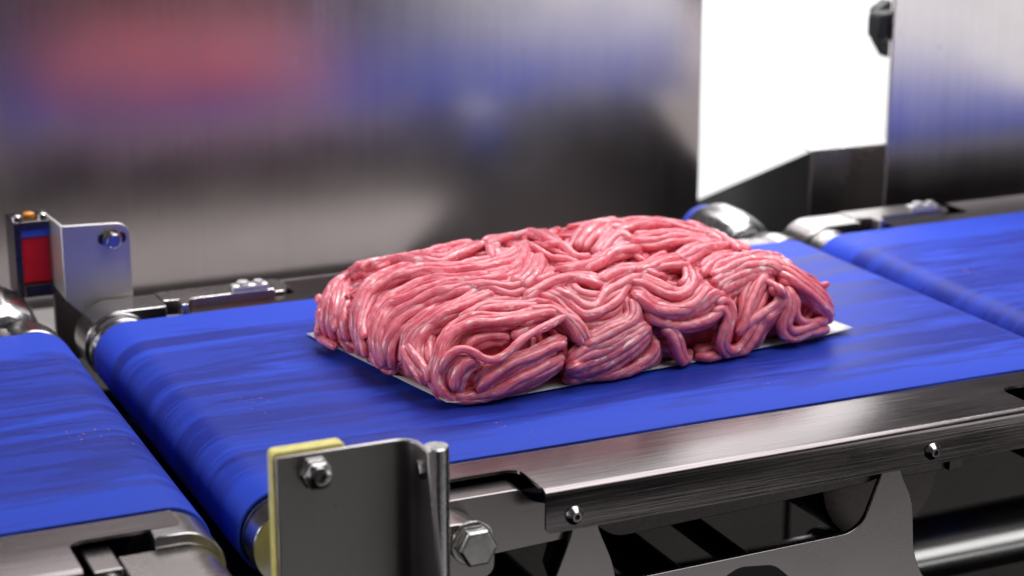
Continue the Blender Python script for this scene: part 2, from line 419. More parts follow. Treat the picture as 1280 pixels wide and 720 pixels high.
    prism(bm, [(a, BY0 - 0.0300, b) for a, b in loop], (0, 0.0285, 0))
    from_bm('bearing_housing', bm, M_turned, root, smooth=30, bevel=0.0006)
    bm = bmesh.new()
    loop = [(xr + 0.019 * math.cos(R_(a)), -0.026 + 0.019 * math.sin(R_(a))) for a in range(-90, 91, 6)] + [(xr - 0.030, -0.007), (xr - 0.030, -0.045)]
    prism(bm, [(a, BY0 - 0.075, b) for a, b in loop], (0, 0.0440, 0))
    from_bm('tension_block', bm, M_plate, root, smooth=30, bevel=0.0008)
    bm = bmesh.new()
    box(bm, xr - 0.044, xr - 0.0305, BY0 - 0.046, BY0 - 0.012, -0.013, -0.0062)
    from_bm('fork_arm', bm, M_plate, root, bevel=0.001)
    hexbolt(root, (xr - 0.037, BY0 - 0.046, -0.0145), 0.006, 0.010)
    # near side, left end: thick side plate, clamp block, hex bolt
    pl = [(0.300 + dx, -0.0060), (0.3700 + dx, -0.0060), (0.3765 + dx, -0.0130), (0.400 + dx, -0.0200), (0.4035 + dx, -0.0362), (0.335 + dx, -0.0385), (0.300 + dx, -0.0385)]
    bm = bmesh.new(); prism(bm, [(a, 0.8060, b) for a, b in rounded(pl, [0, 0.003, 0.004, 0.004, 0.006, 0.002, 0])], (0, 0.0145, 0))
    from_bm('side_plate', bm, M_plate, root, smooth=30, bevel=0.0005)
    bm = bmesh.new()
    loop = rounded([(0.290 + dx, -0.0030), (0.3330 + dx, -0.0032), (0.3470 + dx, -0.0115), (0.3470 + dx, -0.0330), (0.290 + dx, -0.0350)], [0, 0.006, 0.010, 0.008, 0], 7)
    prism(bm, [(a, 0.7830, b - 0.0050) for a, b in loop], (0, 0.0220, 0))
    cb = from_bm('clamp_block', bm, M_plate, root, smooth=30, bevel=0.0007)
    hexbolt(cb, (0.3345 + dx, 0.7825, -0.0180), 0.0098, 0.0095)
    # hanger plate under the rail: two tapered necks on a wide cross bar
    if k == 0:
        Y = 0.8010
        P = lambda px, py: (lambda q: (q.x + dx, q.z))(at(px, py, y=Y))
        hp = [P(716, 640), P(748, 634), P(748, 660), P(766, 702), P(771, 730), P(800, 722), P(1062, 667), P(1080, 652), P(1103, 592), P(1103, 570), P(1125, 566), P(1126, 590), P(1141, 625), P(1142, 690), P(1152, 720), P(1180, 745), P(1190, 800), P(670, 900), P(690, 735), P(716, 665)]
        rad = [0, 0, 0.003, 0.008, 0.004, 0.004, 0.009, 0.008, 0.006, 0, 0, 0.004, 0.008, 0.008, 0.01, 0.004, 0, 0, 0.006, 0.006]
        bm = bmesh.new(); prism(bm, [(a, Y, b) for a, b in rounded(hp, rad)], (0, 0.003, 0))
        hg = from_bm('hanger_plate', bm, M_plate, root, smooth=30, bevel=0.0004)
        sl = [P(905, 722), P(925, 709), P(968, 706), P(988, 722), P(985, 760), P(905, 770)]
        bm = bmesh.new(); prism(bm, [(a, Y - 0.0004, b) for a, b in rounded(sl, 0.004)], (0, 0.001, 0))
        from_bm('slot', bm, M_black, hg)
        # lower lip of the inner frame channel, seen under the rail
        Y = 0.8060
        lip = [P(742, 640), P(742, 655), P(768, 672), P(1088, 603), P(1110, 590), P(1118, 590), P(1128, 596), P(1182, 586), P(1182, 560)]
        bm = bmesh.new(); prism(bm, [(a, Y, b) for a, b in rounded(lip, [0, .003, .007, .006, .002, .002, .004, 0, 0])], (0, 0.003, 0))
        from_bm('frame_channel', bm, M_darkmetal, root, smooth=30, bevel=0.0004)
        bm = bmesh.new(); a = P(1183, 571); b2 = P(1199, 583)
        box(bm, a[0], b2[0], 0.803, 0.815, b2[1], -0.012)
        from_bm('frame_tab', bm, M_darkmetal, root, bevel=0.0004)
        bm = bmesh.new(); prism(bm, [(q[0], 0.8120, q[1]) for q in (P(702, 668), P(716, 660), P(716, 740), P(700, 740), P(690, 712))], (0, 0.006, 0))
        from_bm('frame_gusset', bm, M_darkmetal, root, bevel=0.0006)
    # drum disc and cross tubes inside
    bm = bmesh.new(); lathe(bm, [(0.845, 0.020), (0.846, 0.038), (0.850, 0.040), (1.13, 0.040), (1.131, 0.02)], (0.610 + dx, 0, -0.052), 'Y', 64)
    from_bm('drive_drum', bm, M_drum, root, smooth=30)
    for (x, z, r) in ((0.500, -0.115, 0.012), (0.535, -0.100, 0.007), (0.455, -0.150, 0.010)):
        bm = bmesh.new(); lathe(bm, [(0.85, r), (1.13, r)], (x + dx, 0, z), 'Y', 32)
        from_bm('cross_tube', bm, M_darkmetal, root, smooth=30)
    bm = bmesh.new(); box(bm, xl - 0.060, xl - 0.002, 0.80, 1.27, -0.062, -0.056)  # added black bar, stands in for the dark between the belts
    from_bm('added_gap_darkener', bm, M_black, root)
    bm = bmesh.new(); box(bm, 0.225 + dx, 0.745 + dx, 1.152, 1.155, -0.42, -0.047)  # added unseen plate, stops lamp light passing under the conveyors
    from_bm('added_rear_blocker', bm, M_darkmetal, root)
    bm = bmesh.new(); box(bm, 0.29 + dx, 0.70 + dx, 0.862, 1.13, -0.054, -0.049)  # added plate, keeps the blue belt underside out of the tube's reflection
    from_bm('added_reflection_blocker', bm, M_darkmetal, root)
    bm = bmesh.new(); box(bm, 0.31 + dx, 0.68 + dx, 0.846, 1.134, -0.0275, -0.0240)
    from_bm('belt_bed', bm, M_darkmetal, root)
    return root
conveyor(0, 'middle blue belt conveyor carrying the block of minced meat on its sheet')
conveyor(-1, 'blue belt conveyor cut off by the left edge of the photograph, left of the meat', 0.016)
conveyor(1, 'blue belt conveyor at the right edge, behind and right of the meat')

# long frame tube under the conveyors
root = empty('frame_tube', (0.75, 0.95, -0.155), 'thick polished steel tube running under the conveyors at lower right', 'tube')
bm = bmesh.new(); lathe(bm, [(0.50, 0.016), (0.502, 0.0215), (2.6, 0.0215), (2.602, 0.016)], (0, 0.95, -0.157), 'X', 64)
from_bm('tube_wall', bm, M_tube, root, smooth=30)
bm = bmesh.new(); lathe(bm, [(0.645, 0.0255), (0.655, 0.0255)], (0, 0.95, -0.157), 'X', 64)
from_bm('tube_collar', bm, M_turned, root, smooth=30)

# ------------------------------------------------------------------ upright panels behind
def panel(x0, x1, z0, z1, y, label):
    root = empty('steel_panel', ((x0 + x1) / 2, y, z0), label, 'panel')
    bm = bmesh.new(); box(bm, x0, x1, y, y + 0.003, z0, z1)
    bmesh.ops.subdivide_edges(bm, edges=[e for e in bm.edges if abs((e.verts[0].co - e.verts[1].co).x) > 0.2], cuts=12)
    from_bm('sheet', bm, M_panel, root, bevel=0.0006)
    bm = bmesh.new(); box(bm, x0 + 0.02, x1 - 0.02, y + 0.003, y + 0.015, z0 - 0.03, z0 + 0.012)
    from_bm('mounting_strip', bm, M_darkmetal, root)
    return root
e = at(873, 240, y=1.44)
panel(-0.55, e.x, -0.14, 0.42, 1.44, 'large upright brushed steel panel behind the meat, reflecting red and blue')
e2 = at(1112, 130, y=1.272)
pr = panel(e2.x, 2.4, -0.14, 0.42, 1.272, 'upright brushed steel panel at upper right with a dark clamp on its edge')
c = at(1104, 32, y=1.285)
bm = bmesh.new()
prism(bm, [(a, 1.278, b) for a, b in rounded([(c.x - 0.0085, c.z - 0.011), (c.x - 0.0085, c.z + 0.011), (c.x + 0.011, c.z + 0.013), (c.x + 0.011, c.z - 0.012)], 0.006)], (0, 0.018, 0))
from_bm('edge_clamp', bm, M_black, pr, smooth=50, bevel=0.003, seg=3)
bm = bmesh.new()
prism(bm, [(a, 1.289, b) for a, b in rounded([(c.x - 0.003, c.z + 0.012), (c.x + 0.010, c.z + 0.020), (c.x + 0.010, c.z - 0.028), (c.x - 0.001, c.z - 0.012)], 0.003)], (0, 0.012, 0))
from_bm('clamp_arm', bm, M_black, pr)

root = empty('added_reflection_tray', (0.1, 1.32, -0.13), 'unseen grey tray added for its reflection in the steel panel, lying behind the left half of the conveyors', 'tray')
bm = bmesh.new(); prism(bm, [(-0.6, 1.215, -0.080), (0.70, 1.215, -0.080), (0.56, 1.425, -0.070), (-0.6, 1.425, -0.070)], (0, 0, -0.002))  # added sheet, only seen as a grey reflection in the rear panel
from_bm('added_tray_floor', bm, M_reflection_tray, root)
bm = bmesh.new(); box(bm, -0.6, 0.70, 1.2128, 1.2148, -0.085, -0.070)
from_bm('added_tray_rim', bm, M_reflection_tray, root, bevel=0.0005)

# dark sheet-metal cover between the two panels
root = empty('sheet_metal_cover', (0.9, 1.30, -0.05), 'grey folded sheet metal cover with black slanted end between the two upright panels', 'cover')
y0, y1 = 1.300, 1.425
tl, tr = at(1015, 190, y=y0), at(1185, 176, y=y0)
bm = bmesh.new()
z0 = -0.10
box(bm, tl.x, tl.x + 0.45, y0, y0 + 0.002, z0, tl.z)
from_bm('front_sheet', bm, M_plate, root, bevel=0.0005)
far = at(893, 249, y=y1 + 0.13)
bm = bmesh.new()
prism(bm, [(tl.x, y0 + 0.002, z0), (tl.x, y0 + 0.002, tl.z), (tl.x - 0.002, y1 + 0.13, far.z - 0.012), (tl.x - 0.002, y1 + 0.13, z0 - 0.05)], (0.003, 0, 0))
from_bm('black_side', bm, M_black, root)
bm = bmesh.new(); box(bm, tl.x - 0.001, tl.x + 0.45, y0 - 0.0005, y0 + 0.010, tl.z, tl.z + 0.0015)
from_bm('top_fold', bm, M_polish, root, bevel=0.0004)

# ------------------------------------------------------------------ sensor with red window, far side
root = empty('sensor_assembly', (0.235, 1.185, -0.02), 'red window sensor in a steel housing on a bolted bracket beyond the left belt gap', 'sensor')
Y = 1.194
q = lambda px, py, y=Y: at(px, py, y=y)
a, b_, c_ = q(76, 283), q(162, 284), q(76, 376)
pts = rounded([(a.x, c_.z), (a.x, a.z), (b_.x, a.z - 0.0016), (b_.x, -0.012), (b_.x - 0.030, -0.012)], [0, 0.001, 0.010, 0, 0], 7)
bm = bmesh.new(); prism(bm, [(x, Y, z) for x, z in pts], (0, 0.002, 0))
br = from_bm('bracket_plate', bm, M_matt, root, smooth=30, bevel=0.0006)
bm = bmesh.new(); prism(bm, [(a.x, Y + 0.0001, a.z - 0.0005), (a.x - 0.0012, Y + 0.006, a.z + 0.0005), (a.x - 0.006, Y + 0.034, a.z + 0.0030), (a.x - 0.006, Y + 0.034, c_.z + 0.010), (a.x, Y + 0.0001, c_.z)], (0.002, 0, 0))
from_bm('bracket_flange', bm, M_matt, br, smooth=30, bevel=0.0005)
bc = q(139, 298)
bm = bmesh.new(); prism(bm, [(x, Y - 0.0004, z) for x, z in rounded([(bc.x - 0.0085, bc.z - 0.0035), (bc.x - 0.0085, bc.z + 0.0035), (bc.x + 0.0095, bc.z + 0.0035), (bc.x + 0.0095, bc.z - 0.0035)], 0.0034)], (0, 0.001, 0))
from_bm('slot', bm, M_black, br)
bm = bmesh.new(); lathe(bm, [(-0.0006, 0.0062), (-0.003, 0.0062), (-0.0032, 0.0050), (-0.0075, 0.0048), (-0.0082, 0.0040)], (bc.x, Y, bc.z), 'Y', 24)
from_bm('bolt', bm, M_bolt, br, smooth=40)
# housing: open steel frame round the red window
yb = 1.212; L, Rr, T, B = at(18, 300, y=yb).x, at(66, 300, y=yb).x, at(40, 277, y=yb).z, at(40, 372, y=yb).z
wl, wr, wt, wb = at(27, 300, y=yb).x, at(63, 300, y=yb).x, at(40, 286, y=yb).z, at(40, 356, y=yb).z
bm = bmesh.new()
box(bm, L, wl, yb, yb + 0.028, B, T); box(bm, wr, Rr, yb, yb + 0.028, B, T)
box(bm, wl, wr, yb, yb + 0.028, wt, T); box(bm, wl, wr, yb, yb + 0.028, B, wb)
hs = from_bm('sensor_housing', bm, M_drum, root, bevel=0.0006)
bm = bmesh.new(); box(bm, wl, wr, yb + 0.003, yb + 0.010, wb, wt - 0.006)
from_bm('red_window', bm, M_red, hs, bevel=0.001)
bm = bmesh.new(); box(bm, wl, wr, yb + 0.002, yb + 0.010, wt - 0.0058, wt)
from_bm('blue_strip', bm, M_blueplastic, hs)
for i, (dx_, mm) in enumerate(((0.004, M_bolt), (0.0125, M_amber), (0.020, M_bolt))):
    bm = bmesh.new(); lathe(bm, [(0, 0.0036), (0.0022, 0.0036), (0.003, 0.002)], (L + dx_, yb + 0.010 + 0.004 * (i % 2), T), 'Z', 16)
    from_bm('indicator_light' if i == 1 else 'housing_screw', bm, mm, hs, smooth=40)
bm = bmesh.new(); box(bm, Rr, Rr + 0.020, yb + 0.006, yb + 0.012, -0.045, B + 0.02)
from_bm('support_bar', bm, M_darkmetal, root)

# ------------------------------------------------------------------ reflector bracket, near side
root = empty('reflector_bracket', (0.27, 0.76, -0.06), 'steel angle bracket with yellow reflector behind it, in front of the belt gap', 'bracket')
Y = 0.7600
q = lambda px, py, y=Y: at(px, py, y=y)
tl, tr, bl = q(345, 573), q(508, 547), q(352, 720)
z1, z0 = tl.z, -0.055
bm = bmesh.new()
R2 = 0.0065
# one bent sheet: long dark face along X, round bend, flange coming towards the camera
path = [(tl.x, Y), (tr.x - R2, Y)]
for k in range(1, 9):
    a = R_(90 * k / 8); path.append((tr.x - R2 + R2 * math.sin(a) * 1.25, Y - R2 + R2 * math.cos(a)))
fx = path[-1][0]
path.append((fx + 0.0026, Y - 0.036))
t = 0.0022
ins = []
for i, p in enumerate(path):
    a = Vector(path[max(i - 1, 0)]); b2 = Vector(path[min(i + 1, len(path) - 1)]); d = (b2 - a).normalized()
    ins.append((p[0] + d.y * -1 * t * 1.0 * 1, p[1] + d.x * t))
top, bot, topi, boti = [], [], [], []
for (x, y), (xi, yi) in zip(path, ins):
    top.append(bm.verts.new((x, y, z1))); bot.append(bm.verts.new((x, y, z0)))
    topi.append(bm.verts.new((xi, yi, z1))); boti.append(bm.verts.new((xi, yi, z0)))
for i in range(len(path) - 1):
    bm.faces.new((top[i], top[i + 1], bot[i + 1], bot[i])); bm.faces.new((topi[i + 1], topi[i], boti[i], boti[i + 1]))
    bm.faces.new((top[i + 1], top[i], topi[i], topi[i + 1])); bm.faces.new((bot[i], bot[i + 1], boti[i + 1], boti[i]))
bm.faces.new((top[0], bot[0], boti[0], topi[0])); bm.faces.new((top[-1], topi[-1], boti[-1], bot[-1]))
# slanted free edge of the flange
for vv in (top[-1], topi[-1]): vv.co.y += 0.0175; vv.co.x -= 0.0016
bp_ = from_bm('angle_plate', bm, M_spotted, root, smooth=30, bevel=0.0007)
nc = q(393, 590)
bm = bmesh.new(); lathe(bm, [(0, 0.0078), (-0.0014, 0.0078), (-0.0015, 0.0068), (-0.0060, 0.0068), (-0.0068, 0.0058)], (nc.x, Y, nc.z), 'Y', 6)
nt_ = from_bm('lock_nut', bm, M_bolt, bp_, bevel=0.0004)
bm = bmesh.new(); lathe(bm, [(-0.006, 0.0052), (-0.0088, 0.0048), (-0.0094, 0.0036), (-0.0094, 0.0022), (-0.0070, 0.002)], (nc.x, Y, nc.z), 'Y', 24)
from_bm('nut_collar', bm, M_bolt, nt_, smooth=35)
bm = bmesh.new(); lathe(bm, [(0.0, 0.0045), (-0.0035, 0.0045), (-0.0040, 0.0035)], (fx + 0.0022, Y - 0.013, z1 - 0.0105), 'X', 6)
from_bm('flange_bolt', bm, M_bolt, bp_, bevel=0.0004)
# yellow reflector block behind the plate
rl, rt, rr_ = q(338, 600).x, at(400, 552, y=Y + 0.008), q(425, 560)
bm = bmesh.new()
prism(bm, [(x, Y + t + 0.0003, z) for x, z in rounded([(tl.x - 0.0010, z0 - 0.001), (tl.x - 0.0010, z1 + 0.0016), (tl.x + 0.0325, z1 + 0.0016), (tl.x + 0.0360, z0 - 0.001)], [0, 0.003, 0.003, 0], 5)], (0, 0.0075, 0))
from_bm('reflector', bm, M_yellow, root, bevel=0.0006)
# post that carries it
pc = at(545, 557, y=0.770)
bm = bmesh.new(); lathe(bm, [(z0 - 0.01, 0.0060), (pc.z - 0.0006, 0.0060), (pc.z, 0.0054)], (pc.x, 0.770, 0), 'Z', 40)
from_bm('post', bm, M_polish, root, smooth=30)

# ------------------------------------------------------------------ sheet of paper under the meat
TH = R_(6.0); FO = Vector((0.380, 0.910)); UX = Vector((math.cos(TH), math.sin(TH))); UY = Vector((-math.sin(TH + 0.05), math.cos(TH + 0.05)))
ML, MW = 0.265, 0.160
def loc2(a, b): return FO + UX * a + UY * b
bm = bmesh.new(); NX, NY = 44, 28
def sheet_z(u, v):
    z = 0.0012
    z += 0.0015 * max(0, (u - 0.86) / 0.14) ** 2 * (1 - 0.4 * v)                                     # right end lifts
    z += 0.0034 * max(0, (0.07 - u) / 0.07) ** 1.3 * max(0, 1 - v * 1.1) ** 0.6                   # left edge curls up
    z += 0.0006 * max(0, noise.noise(Vector((u * 6, v * 4, 3.3)))) + 0.0005 * math.sin(u * 9 + 1) ** 2 * (1 - v) ** 3
    return z
grid = []
for j in range(NY + 1):
    row = []
    for i in range(NX + 1):
        u, v_ = i / NX, j / NY
        p = loc2(-0.0055 + u * 0.2765, -0.001 + v_ * 0.160 - 0.0035 * math.sin(math.pi * u) ** 2 * (1 - v_) * 0.4)
        row.append(bm.verts.new((p.x, p.y, sheet_z(u, v_))))
    grid.append(row)
for j in range(NY):
    for i in range(NX): bm.faces.new((grid[j][i], grid[j][i + 1], grid[j + 1][i + 1], grid[j + 1][i]))
sh = from_bm('paper_sheet', bm, M_paper, None, smooth=60)
sm_ = sh.modifiers.new('thickness', 'SOLIDIFY'); sm_.thickness = 0.0003
tag(sh, 'pale waxed paper sheet lying under the block of minced meat', 'sheet')

# ------------------------------------------------------------------ minced meat
C0 = np.array([*loc2(ML / 2 - 0.0030, MW / 2 - 0.0015)]); ML += 0.011; MW += 0.003
ux, uy = np.array(UX), np.array(UY)
INV = np.linalg.inv(np.stack([ux, uy], 1))
def hfield(u, v):
    H = 0.0520 + 0.0035 * np.exp(-((u - 0.25) ** 2 / 0.25 + (v - 0.5) ** 2 / 0.3)) - 0.010 * np.clip(u - 0.35, 0, 1) ** 1.5 - 0.005 * np.clip(-u - 0.6, 0, 1) * 2
    H = H + 0.0016 * np.sin(u * 7.0 + 2.0 * v) * np.cos(v * 4.2 + 1.0) + 0.0016 * np.sin(v * 8 + u * 2.5 + 0.5)
    return H
def phi(p):
    """implicit function of the loaf: about the signed distance / scale"""
    ab = (p[..., :2] - C0) @ INV.T
    u = ab[..., 0] / (ML / 2); v = ab[..., 1] / (MW / 2)
    H = hfield(np.clip(u, -1, 1), np.clip(v, -1, 1)); zc = 0.013
    z = (p[..., 2] - zc) / (H - zc)
    z = np.where(z < 0, z * 0.55 * (H - zc) / zc, z)
    w_ = 0.985 + 0.018 * np.sin(ab[..., 0] * 95 + 1.3) * (np.abs(v) > 0.4) + 0.014 * np.sin(ab[..., 1] * 110) * (np.abs(u) > 0.5)
    g = ((np.abs(u) * w_) ** 9 + (np.abs(v) * w_) ** 8.0) ** (3.0 / 8.5) + np.abs(z) ** 3.0
    return g ** (1 / 3.0) - 1
def phid(p):
    e = 1e-4; f0 = phi(p)
    g = np.stack([(phi(p + np.eye(3)[k] * e) - f0) / e for k in range(3)], -1)
    n = np.linalg.norm(g, axis=-1) + 1e-6
    return f0 / np.maximum(n, 4.0), g / n[..., None]
def drop(px, py, lift):
    """from picture points to places on the loaf (grown by lift); rays that miss take their nearest point"""
    d = ray(px, py); d /= np.linalg.norm(d, axis=-1, keepdims=True)
    o = np.array([0, 0, CAM_H]); t = np.full(len(d), 0.80); best = np.full(len(d), 9.0); tb = t.copy()
    hit = np.zeros(len(d), bool)
    for _ in range(150):
        s, _n = phid(o + d * t[:, None]); s = s - lift
        better = (s < best) & ~hit; tb = np.where(better, t, tb); best = np.where(better, s, best)
        hit |= s < 2e-4
        t = np.where(hit, t, t + np.clip(s, 2e-4, 0.02) * 0.7)
    t = np.where(hit, t, tb); p = o + d * t[:, None]
    s, n = phid(p)
    miss = (~hit)[:, None]
    p = np.where(miss, p - n * (s - lift)[:, None], p)
    return p, n
def catmull(P, m):
    P = np.asarray(P, float); n = len(P)
    seg = np.concatenate([[0], np.cumsum(np.linalg.norm(np.diff(P, axis=0)[:, :2], axis=1) + 1e-6)])
    ts = np.linspace(0, seg[-1], m); out = []
    Q = np.vstack([2 * P[0] - P[1], P, 2 * P[-1] - P[-2]])
    for t in ts:
        i = min(max(int(np.searchsorted(seg, t, 'right')) - 1, 0), n - 2)
        x = (t - seg[i]) / (seg[i + 1] - seg[i])
        a, b, c, d = Q[i], Q[i + 1], Q[i + 2], Q[i + 3]
        out.append(0.5 * (2 * b + (c - a) * x + (2 * a - 5 * b + 4 * c - d) * x * x + (-a + 3 * b - 3 * c + d) * x ** 3))
    return np.array(out)
def resample(P, step):
    s = np.concatenate([[0], np.cumsum(np.linalg.norm(np.diff(P, axis=0), axis=1))])
    m = max(5, int(s[-1] / step) + 1); t = np.linspace(0, s[-1], m)
    return np.stack([np.interp(t, s, P[:, k]) for k in range(3)], 1)
def smooth_line(P, it=2):
    for _ in range(it):
        Q = P.copy(); Q[1:-1] = 0.25 * P[:-2] + 0.5 * P[1:-1] + 0.25 * P[2:]; P = Q
    return P
def tube_arrays(P, r, seg=9, seed=0):
    """strand: soft tube with uneven radius and rounded ends -> verts, faces, uvs"""
    n = len(P); T = np.gradient(P, axis=0); T /= np.linalg.norm(T, axis=1, keepdims=True) + 1e-9
    N = np.cross(T[0], [0, 0, 1.0])
    if np.linalg.norm(N) < 0.1: N = np.cross(T[0], [1, 0, 0])
    N /= np.linalg.norm(N)
    s = np.concatenate([[0], np.cumsum(np.linalg.norm(np.diff(P, axis=0), axis=1))])
    rg = np.random.default_rng(seed); ph = rg.uniform(0, 6.28, 4)
    rad = r * (1 + 0.045 * np.sin(s * 420 + ph[0]) + 0.03 * np.sin(s * 1050 + ph[1]) + 0.07 * np.sin(s * 190 + ph[2]))
    cap = np.minimum(s, s[-1] - s) / (r * 1.1)
    rad = rad * np.sqrt(np.clip(1 - (1 - np.clip(cap, 0.06, 1)) ** 2, 0.05, 1))
    Ns = np.empty((n, 3))
    for i in range(n):
        N = N - T[i] * (N @ T[i]); N = N / (math.sqrt(N @ N) + 1e-9); Ns[i] = N
    B = np.cross(T, Ns)
    a = np.arange(seg) * 2 * math.pi / seg
    f = rad[:, None] * (1 + 0.05 * np.sin(2 * a[None] + s[:, None] * 300 + ph[3]))
    V = P[:, None] + Ns[:, None] * (np.cos(a)[None] * f)[..., None] + B[:, None] * (np.sin(a)[None] * f)[..., None]
    i, k = np.meshgrid(np.arange(n - 1), np.arange(seg), indexing='ij'); k2 = (k + 1) % seg
    Q = np.stack([i * seg + k, i * seg + k2, (i + 1) * seg + k2, (i + 1) * seg + k], -1).reshape(-1, 4)
    uo = rg.uniform(0, 50); va, vb = k / seg * 0.013, (k + 1) / seg * 0.013
    UV = np.stack([np.stack([uo + s[i], va], -1), np.stack([uo + s[i], vb], -1), np.stack([uo + s[i + 1], vb], -1), np.stack([uo + s[i + 1], va], -1)], 2).reshape(-1, 2)
    return V.reshape(-1, 3), Q, UV
def mesh_arrays(name, parts):
    off = 0; Vs, Qs, Us = [], [], []
    for v, q_, u in parts: Vs.append(v); Qs.append(q_ + off); Us.append(u); off += len(v)
    V = np.concatenate(Vs).astype(np.float32); Q = np.concatenate(Qs).astype(np.int32); U = np.concatenate(Us).astype(np.float32)
    me = bpy.data.meshes.new(name)
    me.vertices.add(len(V)); me.vertices.foreach_set('co', V.ravel())
    me.loops.add(Q.size); me.loops.foreach_set('vertex_index', Q.ravel())
    me.polygons.add(len(Q)); me.polygons.foreach_set('loop_start', np.arange(0, Q.size, 4, dtype=np.int32))
    me.polygons.foreach_set('loop_total', np.full(len(Q), 4, dtype=np.int32))
    l = me.uv_layers.new(name='UVMap'); l.data.foreach_set('uv', U.ravel())
    me.polygons.foreach_set('use_smooth', np.ones(len(Q), bool)); me.update(); me.validate()
    return me

